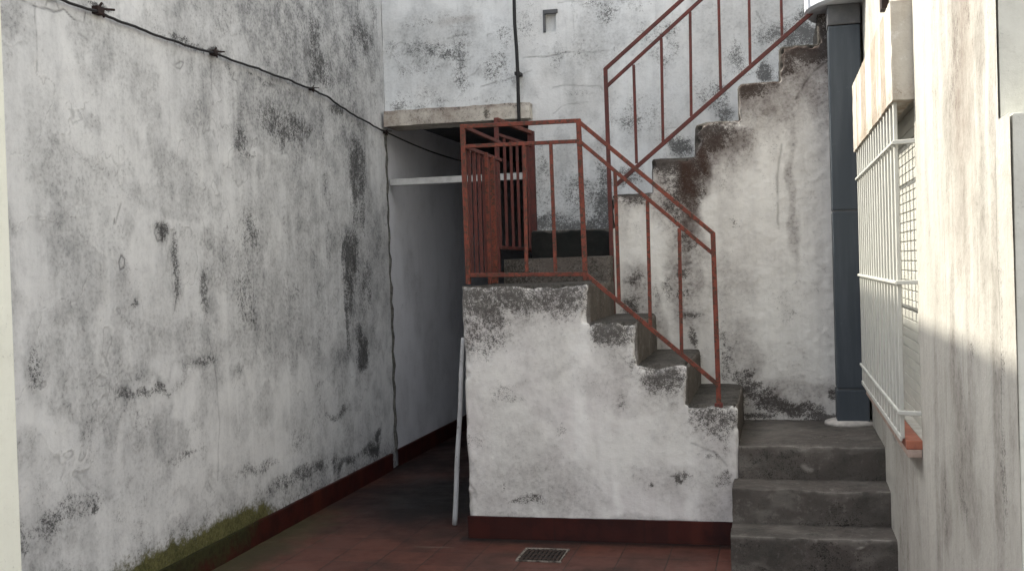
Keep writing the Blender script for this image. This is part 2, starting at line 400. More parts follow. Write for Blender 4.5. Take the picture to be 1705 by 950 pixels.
LC = [(.8,[(26,-4),(58,12),(80,16),(92,22),(100,20),(108,18),(125,32),(139,39),(141,22)]),(.5,[(60,8),(60,120)]),(.6,[(78,10),(80,4),(95,6),(100,18)]),(.5,[(130,55),(146,68),(150,72)]),
 (.9,[(262,375),(257,388),(262,402),(270,398),(268,380),(262,375)]),(.9,[(196,432),(200,422),(206,428),(205,442),(198,444),(196,432)]),(.7,[(288,440),(296,470),(290,515)]),(.5,[(352,90),(352,150)]),
 (.8,[(585,400),(592,470),(588,540),(600,575),(612,590),(606,612),(598,606)]),(.6,[(600,330),(590,380),(606,440)]),(.5,[(470,40),(478,100)]),(.5,[(405,50),(415,80)]),(.7,[(635,700),(632,745),(618,750)]),(.4,[(360,620),(364,700),(362,800)]),
 (.6,[(300,100),(288,108),(300,112),(306,104),(300,100)]),(.6,[(390,120),(386,132),(394,136)]),(.5,[(200,340),(192,370),(190,362)]),(.6,[(345,560),(356,595),(362,640)]),(.5,[(410,455),(414,462),(414,470)]),(.6,[(375,35),(385,58),(396,55)])]
LP = [(165,240,50,24,.9),(418,255,20,9,1.2),(475,262,20,8,1.0),(655,400,16,330,.85),(170,560,16,110,.7),(65,725,34,50,.6),(108,745,6,34,1.0),(145,760,18,22,.6),(55,810,22,30,.6),(190,860,45,30,.7),(160,30,12,30,.8),(560,270,12,120,.5),(570,60,5,120,.6),
 (470,50,4,60,.6),(370,640,60,30,.45),(480,640,60,30,.5),(590,680,30,30,.5),(350,360,70,80,.35),(410,260,60,10,.6),(160,350,9,250,.5),(400,750,60,40,.4),(500,300,30,60,.3),(470,390,10,90,.4),(250,480,22,60,.3),(100,110,60,70,.35),(275,860,35,20,.4)]
def fleft(P, W):
    st = fbm(W, (1, 5.5, .55), 4, 3); st2 = fbm(P, (1, 17, 1.1), 4, 5); bg = fbm(P, 1.4, 4, 8)
    px = (P[:, 1]-3.6)/4.3
    iso_ = fbm(W, (1, 2.2, 1.6), 5, 12); thin = fbm(P, (1, 28, .55), 3, 15)
    g = .42*sst(st, .42, .76) + .20*sst(st2, .48, .76) + .60*sst(bg, .42, .72) + .85*sst(iso_, .42, .68) + .35*sst(thin, .56, .74)*sst(P[:, 2], .8, 1.8)
    zone = .55+.75*sst(px, .2, .75)*sst(P[:, 2], .7, 1.4)+.30*sst(P[:, 2], 2.6, 3.4)-.25*sst(px, .93, .96); g = g*zone*.58
    g += blobs(W, 0, XL, LB)*.70
    low = sst(P[:, 2]+.55*(fbm(P, 2.1, 3, 31)-.5)+.35*(fbm(P, (1, 9, 2), 3, 32)-.5), .95, .86)   # lower band where the paint has come away
    edge = np.exp(-((P[:, 2]+.55*(fbm(P, 2.1, 3, 31)-.5)+.35*(fbm(P, (1, 9, 2), 3, 32)-.5)-.93)/.035)**2)
    g = g*(1-.35*low)+.35*edge*fbm(P, 6, 3, 77)*1.5
    foot = sst(P[:, 2]+.3*(fbm(P, 5, 4, 9)-.5), .36, .10)
    g += .95*foot + .45*sst(fbm(W, (1, 4, 4), 5, 55), .52, .66)
    mo = blobs(W, 0, XL, LM)*1.4 + .30*sst(fbm(W, (1, 6, 3.0), 5, 41), .46, .74)*(.3+.8*zone)+.25*sst(fbm(P, (1, 20, 1.0), 4, 43), .52, .7)*sst(px, .3, .8) + .50*foot + .18*edge
    c = fbm(W, 3.2, 4, 91); iso = np.exp(-((c-.5)/.006)**2)*sst(fbm(P, 1.5, 2, 93), .45, .6)
    iso2 = np.exp(-((c-.512)/.005)**2)*sst(fbm(P, 1.5, 2, 93), .45, .6)
    cr = lines(P+(W-P)*.25, 0, XL, LC, .0048) + iso*.38*(P[:, 2] < 2.6)
    pale = blobs(W, 0, XL, LP)*.8 + .28*sst(fbm(P, (1, 20, .9), 3, 45), .58, .74) + .40*sst(fbm(W, (1, 4, 4), 5, 46), .54, .68) + iso2*.5 + .35*low*sst(fbm(W, 6, 4, 14), .5, .62)
    pale *= 1-.8*foot
    cz = onp(0, 560, 60, XL); cloud = np.exp(-(((W[:, 1]-cz[1])/1.3)**2+((W[:, 2]-cz[2])/.75)**2)**1.3)
    g += .75*cloud*(.35+.9*sst(iso_, .38, .62))
    mo += .22*cloud*sst(fbm(W, 5, 4, 48), .42, .62)
    g *= 1-.45*np.clip(pale, 0, 1)
    a = onp(0, 440, 850, XL); moss = sst(P[:, 1], a[1]+.12, a[1]-.12)*np.exp(-np.clip((P[:, 2]-.12)/(.02+.11*fbm(P, (1, 9, 9), 3, 61)), 0, 9)**2)*.62*(.55+.75*sst(fbm(P, 5, 3, 63), .40, .60))
    moss += .30*np.exp(-((P[:, 2]-.12)/.10)**2)*sst(P[:, 1], 7.6, 5.6)+.22*np.exp(-((P[:, 2]-.12)/.22)**2)*sst(P[:, 1], a[1]+.3, a[1]-.3)*fbm(W, 5, 3, 62)*1.6
    return dict(grime=g, mould=mo, crack=cr, pale=pale, moss=moss)
bw = thing('boundary_wall', 'tall stained grey-white plaster wall down the whole left side with mould streaks and green moss at its foot', 'wall', (XL, 5, 0))
pm = PM(.0065); pm.X(XL, 3.3, YW-.0, 0, 4.2); pm.X(XL, -.9, 3.3, 0, HW, res=.05); pm.X(XL, 3.3, YW, 4.2, HW, res=.03)
pm.Z(HW, XL-.22, XL, -.9, YW, res=.05); pm.Y(-.9, XL-.22, XL, 0, HW, res=.05); pm.X(XL-.22, -.9, YW, 0, HW, -1, res=.1)
pm.build('wall', M_left, bw, fleft, bump=.006, bs=2.0)
def fsk(P, W, y0=0):
    t = np.abs(((P[:, 1]+.1) % .245)-.1225); 
    a = onp(0, 440, 850, XL)
    return dict(crack=sst(t, .1195, .1215)*.8, moss=sst(P[:, 1], a[1]+.1, a[1]-.35)*.42*sst(P[:, 2], -.1, .12)+.1)
pm = PM(.012); pm.X(XL+.022, 3.0, YW-.12, 0, .125); pm.Z(.125, XL+.001, XL+.022, 3.0, YW-.12)
pm.Y(3.0, XL+.001, XL+.022, 0, .125)
pm.build('skirting', M_skirt, bw, fsk, bump=.003, bs=6)

# moss tufts on the skirting ledge
rs = np.random.RandomState(3); bm = bmesh.new(); ya = onp(0, 240, 940, XL)[1]; yb = onp(0, 442, 850, XL)[1]
for i in range(380):
    y = ya-.3+(yb-ya+.3)*rs.rand()**.9; k = min(1, (yb-y)/.25)
    z = .119+abs(rs.randn())*.004*k; x = XL+.004+ (rs.rand()*.02 if z < .135 else rs.rand()*.004)
    s_ = .0015+.002*rs.rand(); a = rs.rand()*6.28
    v = [bm.verts.new((x+rs.rand()*.006, y+math.cos(a+q)*s_, z+math.sin(a+q)*s_)) for q in (0, 2.1, 4.2)]
    t = bm.verts.new((x+.003+rs.rand()*.005, y, z)); bm.faces.new((v[0], v[1], t)); bm.faces.new((v[1], v[2], t)); bm.faces.new((v[2], v[0], t))
me = bpy.data.meshes.new('moss'); bm.to_mesh(me); bm.free()
M_moss = simple('moss_green', (.030, .036, .010), (.085, .088, .026), 30, .95)
tag(link('moss', me, M_moss), 'olive green moss growing along the top of the left skirting', 'moss', kind='stuff')

# ------------------------------------------------------------------ house facade with passage opening
FB = [(720,80,90,55,.45),(600,30,25,70,.5),(740,95,100,40,.4),(640,60,16,100,.3),(930,300,50,60,.55),(905,250,30,60,.4),(1000,330,25,50,.9),(960,360,60,22,.9),(1110,80,60,60,.25),(1290,60,50,40,.6),(1150,150,60,50,.25),(1085,190,40,50,.35),
 (1135,255,22,20,.9),(1205,190,22,18,.9),(900,340,25,30,.6),(1280,20,60,40,.6),(990,60,30,40,.3),(1000,280,16,70,.6)]
FM = [(705,85,34,17,.72),(745,88,30,16,.72),(690,118,34,12,.55),(830,115,26,26,.5),(838,65,12,20,.62),(720,35,45,8,.45),(700,155,26,10,.5),(765,125,12,26,.62),(655,85,16,16,.5),(935,375,80,20,1.0),(1000,350,18,36,1.0),(960,330,30,40,.55),(1008,25,14,14,.6),
 (1110,60,26,30,.42),(1290,55,34,22,.8),(1325,75,24,26,.8),(1005,300,10,60,.6),(905,330,16,40,.5),(1140,250,14,14,1.0),(1208,190,14,16,1.3),(1200,165,12,30,.7),(1275,115,14,18,1.3),(1130,245,18,18,1.2),(1050,295,22,18,1.2),(1340,40,20,30,1.2),(1000,365,20,30,1.3),(960,378,60,10,1.4),(970,155,26,6,.5),(1235,100,14,30,.5),(910,300,12,50,.4),(1050,210,18,20,.4),(1175,170,20,20,.4),(700,170,50,8,.5),(815,165,50,5,.5)]
FC = [(.9,[(872,97),(900,96),(925,92),(945,88),(985,86),(1020,84)]),(.7,[(762,145),(775,130),(790,122),(800,108)]),(.8,[(800,144),(820,138),(840,133),(858,126)]),(.6,[(920,145),(945,142),(1000,143),(1005,150)]),
 (.6,[(745,65),(765,60),(780,58)]),(.6,[(650,98),(655,78),(668,70),(680,76),(686,96)]),(.7,[(763,80),(765,110),(766,145)]),(.5,[(920,190),(935,178),(985,168)]),(.5,[(1105,215),(1130,212)]),(.7,[(1260,20),(1268,40),(1280,44)]),(.5,[(930,8),(970,2)]),
 (.6,[(1300,35),(1330,22),(1350,25)]),(.5,[(870,122),(885,118)]),(.6,[(810,68),(812,58),(822,56)]),(.5,[(700,100),(722,84)])]
FP = [(900,200,30,60,.4),(700,12,60,12,.5),(620,200,12,90,.5)]
def ffac(P, W):
    Wc = P+(W-P)*.7
    g = blobs(W, 1, YW, FB)*.8 + .35*sst(fbm(W, (5, 1, 2.5), 4, 4), .48, .66)
    mo = blobs(W, 1, YW, FM)*1.0+.42*sst(fbm(W, 4, 5, 71), .47, .66)+.22*sst(fbm(W, 12, 3, 72), .5, .7)
    iso = np.exp(-((fbm(W, 6, 4, 96)-.5)/.008)**2)*sst(fbm(P, 3, 3, 97), .52, .62)
    return dict(grime=g, mould=mo, crack=lines(P+(W-P)*.3, 1, YW, FC, .0048)*.8+iso*.28, pale=blobs(W, 1, YW, FP), rust=.6*blobs(W, 1, YW, [(760,36,30,8,.5),(1000,250,20,20,.3)]))
fa = thing('house_facade', 'white cracked plaster facade at the back of the court with a low dark passage opening', 'building', (-1, YW, 0))
nx, nz = 905, 22
na = onp(1, 907, 24, YW); nb = onp(1, 927, 53, YW)
n0, n1, nz0, nz1 = na[0], nb[0], nb[2], na[2]
pm = PM(.008)
pm.Y(YW, XL, OPX, OPZ+.115, 4.3); pm.Y(YW, OPX, n0, .0, 4.3); pm.Y(YW, n0, n1, .0, nz0); pm.Y(YW, n0, n1, nz1, 4.3); pm.Y(YW, n1, 1.0, .0, 4.3)
pm.Y(YW+.05, n0, n1, nz0, nz1); pm.X(n0, YW, YW+.05, nz0, nz1, 1); pm.X(n1, YW, YW+.05, nz0, nz1, -1); pm.Z(nz1, n0, n1, YW, YW+.05, -1); pm.Z(nz0, n0, n1, YW, YW+.05, 1)
pm.Y(YW, XL, 1.0, 4.3, HX, res=.06); pm.X(OPX, YW, YW+.22, 0, OPZ, -1, res=.02)
pm.Z(HX, XL-.22, 1.0, YW, YW+6.5, 1, res=.2); pm.X(XL-.22, YW, YW+6.5, 0, HX, -1, res=.2); pm.X(1.0, YW, YW+6.5, 0, HX, 1, res=.2); pm.Y(YW+6.5, XL-.22, 1.0, 0, HX, 1, res=.2)
pm.Y(YW, XL-.22, XL, HW, HX, res=.1)
pm.build('wall', M_fac, fa, ffac, bump=.007, bs=2.2)
def plain(P, W): return dict(grime=.2*fbm(P, 2, 3, 3), mould=0*P[:, 0])
def flin(P, W):
    return dict(grime=.5*sst(fbm(W, 5, 4, 3), .45, .65)+.6*sst(P[:, 2], OPZ+.075, OPZ+.11), mould=.35+.3*fbm(P, (8, 8, 20), 3, 4)*(P[:, 2] > OPZ+.085)+blobs(W, 1, YW-.1, [(812,192,6,4,1.0)]), rust=.35*sst(fbm(P, 6, 3, 8), .5, .65))
pm = PM(.01); lx0, lx1 = XL+.02, OPX+.03; ly = YW-.09
pm.Y(ly, lx0, lx1, OPZ, OPZ+.115); pm.Z(OPZ, lx0, lx1, ly, YW+.22, -1); pm.Z(OPZ+.115, lx0, lx1, ly, YW, 1); pm.X(lx1, ly, YW, OPZ, OPZ+.115, 1); pm.X(lx0, ly, YW, OPZ, OPZ+.115, -1)
pm.build('lintel', M_lintel, fa, flin, bump=.006, bs=4, edge=.004)
b0 = onp(1, 655, 304, YW+.1); b1 = onp(1, 868, 296, YW+.1)
MB().box(XL, OPX, YW+.06, YW+.12, b0[2]-.025, b0[2]+.025, .004).build('crossbeam', M_white, fa)
# niche trim
MB().box(n0-.012, n1+.012, YW-.012, YW+.02, nz1, nz1+.03, .003).box(n0-.014, n0+.002, YW-.008, YW+.02, nz0, nz1, .002).build('niche_frame', M_collar, fa)
# passage interior
pw = thing('passage_wall', 'smooth bluish white wall inside the dark covered passage behind the opening', 'wall', (XL-.03, 10, 0))
xi = XL-.012
def fin(P, W): return dict(grime=.25*sst(fbm(P, 2, 3, 5), .45, .7), mould=.9*np.exp(-np.abs(P[:, 1]-YW)/.012)+blobs(P, 0, XL, [(742,620,7,12,.5),(672,510,4,6,.6)]))
pm = PM(.02); pm.X(xi, YW, 14.3, 0, OPZ+.2, 1)
pm.build('wall', M_inner, pw, fin, bump=.003)
pm = PM(.015); pm.X(XL+.012, YW+.02, 14.3, 0, .125); pm.Z(.125, xi+.002, XL+.012, YW+.02, 14.3)
pm.build('skirting', M_skirt, pw, lambda P, W: dict(crack=0*P[:, 0]), bump=.002)
pc = thing('passage_shell', 'dark ceiling and far walls closing the covered passage', 'wall', (-2, 11, 0))
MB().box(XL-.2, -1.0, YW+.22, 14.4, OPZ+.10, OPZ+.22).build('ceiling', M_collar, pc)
MB().box(XL-.2, -1.0, 14.3, 14.5, 0, OPZ+.098).build('end_wall', M_dark, pc)  # end wall coloured near-black, the passage's deep shade painted in
MB().box(OPX+.004, OPX+.15, YW+.222, 14.298, 0, OPZ+.098).build('side_wall', M_inner, pc)
# crumbly joint strip between the boundary wall and the passage
bm = MB(); pts = []
for i in range(46):
    z = .13+i*(2.42/45); pts.append((XL+.006, YW-.012+.010*math.sin(i*1.7)+.006*random.random(), z))
bm.tube(pts, lambda i: .006+.008*abs(math.sin(i*.9))*random.random()+(.005 if i < 24 else 0), 7).build('joint_filler', simple('crumbled_mortar', (.07, .068, .06), (.15, .145, .13), 30, .9), bw)

# ------------------------------------------------------------------ staircase
stc = thing('staircase', 'white plastered two-flight masonry staircase with mould-stained stepped edges in the middle of the court', 'staircase', (-.7, 6.4, 0))
XS = [-1.705, -.991, -.735, -.472, -.218]         # left edge, then riser lines of the first flight
ZS = [1.395, 1.185, .957, .742, .522]             # landing, three treads, lower landing
for i in range(1, 5):
    EDGES.append((1, YF, 1, 2, ZS[i-1], -1, 0, XS[i-1], XS[i]))
    EDGES.append((0, XS[i], -1, 2, ZS[i-1], -1, 1, YF, YB))
    EDGES.append((0, XS[i], -1, 1, YF, 1, 2, ZS[i] if i < 4 else 0, ZS[i-1]))
EDGES.append((0, XS[0], 1, 1, YF, 1, 2, 0, ZS[0]))
for y_, z_ in ((5.40, .176), (5.67, .350), (YF, .522)):
    EDGES.append((1, y_, 1, 2, z_, -1, 0, -.3 if z_ < .5 else XS[4], XR+.1, .45))
SM = [(800,530,45,58,.74),(860,500,60,24,.70),(930,500,50,26,.66),(770,560,8,40,.5),(1020,558,34,22,.70),(1108,635,32,26,.78),(1190,700,34,34,.62),(1050,600,12,24,.4),(840,650,16,14,.5),(850,665,26,6,.45),(865,835,18,7,.9),(880,832,22,9,.75),(840,810,6,8,.7),(930,715,6,12,.5),
 (1135,790,12,7,.7),(1130,800,5,8,.8),(1075,812,5,5,.8),(1180,755,20,5,.5),(840,868,14,3,.8),(1210,740,8,30,.45),(1030,670,9,18,.3),(820,480,60,12,.55),(900,478,60,10,.5),(1010,540,30,8,.6),(1100,611,30,6,.6),(1190,680,30,8,.7),(790,740,20,10,.3),(1200,800,14,16,.45),(960,470,20,6,.2)]
SB = [(820,520,60,55,.6),(920,500,70,30,.5),(1020,560,34,30,.6),(1108,640,34,34,.7),(1190,720,36,50,.65),(1190,800,30,60,.5),(1110,800,50,30,.4),(980,640,25,20,.3),(900,815,100,45,.35),(1020,620,30,50,.35),(865,865,80,7,.5),(1100,866,110,8,.5)]
SP = [(965,700,12,120,.95),(995,820,14,45,.7),(1028,830,6,40,1.0),(1145,820,9,45,.6),(790,800,20,60,.6),(1050,630,10,60,.7),(1060,590,4,40,.8),(975,560,10,50,.8),(1180,770,10,40,.5),(900,835,10,30,.7),(840,580,60,30,.4),(1143,660,4,60,.7)]
def fst(P, W):
    front = P[:, 1] < YF+.01
    mo = blobs(W, 1, YF, SM)*front*1.3+.12*front*sst(fbm(W, 5, 4, 81), .52, .68)+front*.50*np.exp(-np.clip((np.select([P[:, 0] < XS[1], P[:, 0] < XS[2], P[:, 0] < XS[3]], [ZS[0], ZS[1], ZS[2]], ZS[3])-P[:, 2])/(.10+.10*fbm(P, (5, 5, 1), 3, 66)), 0, 9)**2)*(.6+.8*fbm(W, 4, 4, 67)); gr = blobs(W, 1, YF, SB)*front*1.1; pale = blobs(W, 1, YF, SP)*front*.8
    drip = sst(fbm(P, (16, 16, 1.5), 3, 6), .5, .62)*sst(P[:, 2], .42, .16)*front + sst(fbm(P, (11, 11, .6), 3, 16), .54, .68)*front*.8
    side = 1.0-front
    return dict(mould=mo+.2*side, grime=gr+.25*sst(fbm(W, 4, 4, 6), .48, .62)+.35*side, pale=pale+.35*drip+.3*np.exp(-((P[:, 0]+.995)/.010)**2)*front*(P[:, 2] > 1.2), crack=lines(P+(W-P)*.2, 1, YF, [(.5, [(1150,738),(1190,752),(1210,775)]), (.4, [(780,560),(800,556)]),(.7,[(1117,792),(1130,795),(1134,804)])], .005))
pm = PM(.006)
for i in range(4):
    pm.Y(YF, XS[i], XS[i+1], .0, ZS[i], -1)
pm.X(XS[0], YF, YW-.001, 0, ZS[0], -1, res=.012)
pm.Y(YF, XS[4], XS[4]+.0001, 0, .5) if False else None
pm.X(XS[4], YF-.0, YF+.01, 0, ZS[3], 1, res=.006)
pm.build('front_wall', M_stair, stc, fst, bump=.004, bs=3, edge=.0025, worn=True)
# risers and treads of the first flight, each step a part
def fris(P, W):
    up = sst(P[:, 2]-.0, 0, 1)
    return dict(grime=.45+.5*sst(fbm(W, 6, 4, 3), .45, .6), mould=.12+.40*sst(fbm(W, 5, 4, 13), .48, .62), pale=.25*np.exp(-((P[:, 1]-YF)/.02)**2))
def ftr(P, W): return dict(grime=.6+0*P[:, 0], mould=.52+.3*fbm(W, 5, 3, 3), pale=.3*np.exp(-((P[:, 1]-YF)/.015)**2))
for i in range(1, 5):
    pm = PM(.01); z1 = ZS[i-1]; z0 = ZS[i] if i < 4 else ZS[4]
    pm.X(XS[i], YF+(.0 if i < 4 else .01), YB, z0-.01, z1, 1)
    pm.build('riser', M_riser, stc, fris, bump=.004, edge=.003, worn=True)
    x0 = XS[i-1]
    pm = PM(.01); pm.Z(z1, x0, XS[i], YF, (YW if i == 1 else YB), 1)
    pm.build('landing' if i == 1 else 'tread', M_cem, stc, ftr, bump=.004, edge=.003, worn=True)
# skirting tiles under the stair wall
def fs2(P, W):
    t = np.abs(((P[:, 0]+XS[0]*-1) % .245)-.1225)
    tid = np.floor((P[:, 0]-XS[0]+.1225)/.245).astype(np.int64); rv = np.array([.1, .75, .2, .55, .9, .0, .6, .35])[tid % 8]
    return dict(crack=sst(t, .1185, .121)*.9+.5*np.exp(-((P[:, 2])/.012)**2), moss=0*t, grime=rv)
pm = PM(.01); pm.Y(YF-.02, XS[0]+.0, XS[4]-.035, 0, .122); pm.Z(.122, XS[0], XS[4]-.035, YF-.02, YF-.001); pm.X(XS[0], YF-.02, YF, 0, .122, -1)
pm.build('skirting', M_skirt, stc, fs2, bump=.003, bs=7)

# second (upper) flight: stepped side wall facing the court, treads behind
X2 = [-1.52, -1.0, -.74, -.475, -.205, .045, .275, .62]
Z2 = [1.72, 1.93, 2.14, 2.35, 2.57, 2.78, 2.97]
for i in range(7):
    EDGES.append((1, YB, 1, 2, Z2[i], -1, 0, X2[i], X2[i+1]))
    EDGES.append((0, X2[i], 1, 2, Z2[i], -1, 1, YB, YW))
    EDGES.append((0, X2[i], 1, 1, YB, 1, 2, Z2[i-1] if i else 1.4, Z2[i]))
UM = [(1140,300,20,45,.85),(1120,275,35,12,.8),(1160,285,12,60,.8),(1185,225,30,20,.85),(1165,250,16,30,.75),(1345,70,36,34,1.3),(1120,320,22,50,.7),(1180,235,26,14,.9),(1250,150,24,10,.7),(1300,118,28,14,.8),(1395,110,8,60,.6),(1310,100,30,20,.75),(1270,120,26,16,.75),(1385,60,14,60,.9),(1395,20,12,30,1.1),(1240,150,16,12,.5),(1300,110,12,8,1.0),
 (1140,390,8,16,.7),(1142,450,10,10,.7),(1150,410,9,14,.65),(1145,490,12,8,.6),(1118,480,9,24,.55),(1150,560,8,14,.7),(1150,525,14,5,.6),(1095,490,5,40,.3),(1055,470,20,14,.5),(1050,510,18,18,.75),(1060,330,24,14,.5),(1210,600,12,35,.5),(1220,365,8,10,.4),(1218,415,5,6,.4),
 (1250,640,22,10,.85),(1262,655,26,14,.9),(1290,672,34,13,1.0),(1330,680,40,10,.95),(1370,690,30,6,.95),(1385,662,8,7,.7),(1260,690,30,6,.8),(1235,625,16,12,.75),(1205,570,8,30,.5),(1240,660,10,20,.5),(1200,510,6,8,.4),(1045,540,20,8,.8),(1080,560,12,8,.6)]
UB = [(1120,310,40,60,1.0),(1165,260,30,45,1.1),(1200,215,45,30,1.1),(1250,160,45,40,.9),(1310,110,60,50,1.0),(1370,80,30,100,.9),(1225,230,30,60,.6),(1290,170,50,50,.5),(1145,450,26,90,.75),(1060,500,26,50,.7),(1230,600,30,60,.5),(1300,665,80,30,.7),(1320,300,6,120,.5),(1150,350,16,80,.8),
 (1210,480,40,40,.3),(1370,150,20,60,.6),(1050,300,40,40,.5),(1100,560,12,60,.5),(1350,120,40,12,.4)]
UR = [(1145,320,16,70,.9),(1170,270,10,40,.8),(1200,235,45,20,.5),(1270,150,50,40,.35),(1330,110,40,50,.35),(1148,380,8,50,.5)]
UP = [(1090,380,16,40,.8),(1060,370,12,50,.6),(1240,148,5,6,1.3),(1280,520,60,70,.6),(1260,330,40,60,.5),(1090,640,10,20,.5),(1340,400,40,80,.4),(1060,430,20,16,.8),(1350,70,8,8,.9)]
UC = [(.9,[(1225,138),(1262,133),(1290,130)]),(.9,[(1155,203),(1200,202),(1222,205)]),(.9,[(1085,265),(1150,264)]),(.7,[(1385,95),(1360,115),(1340,140),(1325,165)]),(.6,[(1040,470),(1060,472)]),(.8,[(1290,70),(1296,110)]),(.7,[(1232,160),(1232,200)]),(.5,[(1300,240),(1294,320),(1298,380)]),
 (.6,[(1128,400),(1150,402)]),(.6,[(1130,440),(1152,438)]),(.6,[(1130,470),(1150,474)]),(.6,[(1132,520),(1152,522)])]
def fup(P, W):
    front = P[:, 1] < YB+.02
    top = np.zeros(len(P))
    for i in range(7): 
        top = np.where((P[:, 0] >= X2[i]-.001) & (P[:, 0] <= X2[i+1]), Z2[i], top)
    ed = np.exp(-np.clip((top-P[:, 2])/(.035+.07*fbm(P, (4, 4, 1), 3, 90)), 0, 9)**2)
    g = blobs(W, 1, YB, UB)*1.6+.18*sst(fbm(P, (9, 9, .8), 4, 9), .48, .66)+.5*ed
    left = (P[:, 0] < -1.0)
    mo = blobs(W, 1, YB, UM)*1.45+.75*ed+.25*sst(fbm(W, 6, 4, 82), .52, .68)+left*.9*sst(P[:, 2]+.25*(fbm(W, 5, 3, 4)-.5), 1.5, 1.6)
    mo += .55*np.exp(-np.clip((P[:, 2]-.52)/.03, 0, 9)**2)*(P[:, 0] > -.3)
    return dict(grime=g+left*.7, mould=mo, rust=blobs(W, 1, YB, UR)*1.5+.25*ed, pale=blobs(W, 1, YB, UP)*.7, crack=lines(P+(W-P)*.25, 1, YB, UC, .007))
pm = PM(.0065)
for i in range(1, 7):
    zb = .0 if X2[i] > -.3 else .3
    pm.Y(YB, X2[i], X2[i+1], zb, Z2[i], -1)
pm.build('upper_flight_wall', M_flight, stc, fup, bump=.005, bs=3, edge=.004, worn=True)
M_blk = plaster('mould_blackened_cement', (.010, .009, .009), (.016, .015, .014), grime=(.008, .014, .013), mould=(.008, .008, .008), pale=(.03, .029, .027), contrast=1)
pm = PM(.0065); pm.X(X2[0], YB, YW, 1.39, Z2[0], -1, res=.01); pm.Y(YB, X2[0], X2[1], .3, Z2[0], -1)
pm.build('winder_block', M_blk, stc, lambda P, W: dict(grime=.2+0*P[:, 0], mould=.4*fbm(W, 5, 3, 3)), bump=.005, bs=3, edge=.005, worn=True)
def ftr2(P, W): return dict(grime=.6+0*P[:, 0], mould=.75+0*P[:, 0])
def fr2(P, W): return dict(grime=.7+0*P[:, 0], mould=.55+.4*fbm(W, 5, 3, 3))
for i in range(0, 7):
    pm = PM(.015); pm.Z(Z2[i], X2[i], X2[i+1], YB, YW, 1)
    if i: pm.X(X2[i], YB+.001, YW, Z2[i-1], Z2[i], -1)
    pm.build('upper_step', M_cem, stc, (lambda P, W: dict(grime=.6+0*P[:, 0], mould=.5+.3*fbm(W, 5, 3, 3))), bump=.004, edge=.003, worn=True)
# low winder step at the turn
pm = PM(.01); wx = -1.66
def fwi(P, W): return dict(grime=.5+0*P[:, 0], mould=.5+.5*sst(P[:, 0], -1.4, -1.6)+.3*fbm(W, 5, 3, 3))
pm.Y(YB-.16, wx, -.992, 1.39, 1.545); pm.Z(1.545, wx, -.992, YB-.16, YB+.02); pm.X(wx, YB-.16, YW-.3, 1.39, 1.545, -1); pm.Z(1.545, wx, X2[0]+.01, YB, YW-.3, 1); pm.X(-.992, YB-.16, YB, 1.185, 1.545, 1)
pm.build('winder_step', M_riser, stc, fwi, bump=.004, edge=.004, worn=True)

# lower front steps
FX0 = onp(1, 1217, 900, 5.42)[0]
def flow(P, W):
    fr_ = sst(fbm(W, (5, 5, 7), 4, 19), .40, .66)
    return dict(grime=.35*fr_, mould=.18+.30*sst(fbm(W, 4, 4, 29), .45, .62), pale=.34*sst(fbm(W, (5, 5, 10), 5, 39), .48, .70)+blobs(W, 1, YF, [(1343,778,6,5,.9),(1415,863,4,2,.9)]))
for (y0, y1, z0, z1, x0) in ((5.40, 5.70, 0, .176, FX0), (5.67, 5.97, .17, .350, FX0+.002), (YF, YB, .345, .522, XS[4]+.001)):
    def fe(P, W, z1=z1, y0=y0):
        d = flow(P, W)
        e = np.exp(-((P[:, 2]-z1)/.012)**2)*np.exp(-((P[:, 1]-y0)/.015)**2)*1.5
        d['pale'] = d['pale']*(.5+.5*(P[:, 1] < y0+.02))+.30*e*sst(fbm(P, 14, 3, 5), .4, .6)
        d['mould'] = d['mould']+.55*np.exp(-((P[:, 1]-y1)/.05)**2)*(P[:, 2] > z1-.01)+.35*np.exp(-((P[:, 2]-z0)/.03)**2)  # mask raised at tread back and riser foot, darkening both
        return d
    pm = PM(.007); pm.Y(y0, x0, XR+.01, z0, z1); pm.Z(z1, x0, XR+.01, y0, y1); pm.X(x0, y0, y1, 0, z1, -1)
    nm = 'front_step' if z1 < .5 else 'lower_landing'
    pm.build(nm, M_cem, stc, fe, bump=.005, bs=4, edge=.0035, worn=True)

# ------------------------------------------------------------------ railings
def railing(name, label, Y, post, bal, rails, w=.022, mat=M_rail, loc=None):
    t = thing(name, label, 'railing', loc or (0, Y, 1))
    for i, (nm, a, b, ww) in enumerate(rails):
        p = onp(1, *a, Y); q = onp(1, *b, Y); MB().bar(p, q, ww, ww).build(nm, mat, t)
    for (a, b) in post:
        p = onp(1, *a, Y-.001); q = onp(1, *b, Y-.001); MB().bar(p, q, w+.003, w+.003).build('post', mat, t)
    for (a, b) in post[-1:] if w > .0215 else []:
        q = onp(1, *b, Y-.001); MB().box(q[0]-.022, q[0]+.022, Y-.024, Y+.022, q[2]-.02, q[2]+.006, .004).build('foot_plate', M_rail2, t)
    for (a, b) in bal:
        p = onp(1, *a, Y+.001); q = onp(1, *b, Y+.001); MB().bar(p, q, w-.004, w-.004).build('baluster', mat, t)
    return t
yr = YF+.03
r1 = railing('stair_railing', 'rusty red metal railing round the upper landing and down the first flight of steps', yr,
    [((770,207),(780,473)), ((963,198),(975,466)), ((1187,387),(1197,672))],
    [((873,240),(877,453)), ((917,238),(925,452)), ((1024,287),(1031,505)), ((1078,334),(1083,548)), ((1131,380),(1135,588))],
    [('top_rail',(768,211),(964,201),.022), ('top_rail',(963,202),(1188,389),.022), ('mid_rail',(772,244),(966,235),.02), ('mid_rail',(966,236),(1188,423),.02),
     ('bottom_rail',(777,458),(976,456),.022), ('bottom_rail',(975,456),(1198,642),.022)], loc=(-1, yr, 1.4))
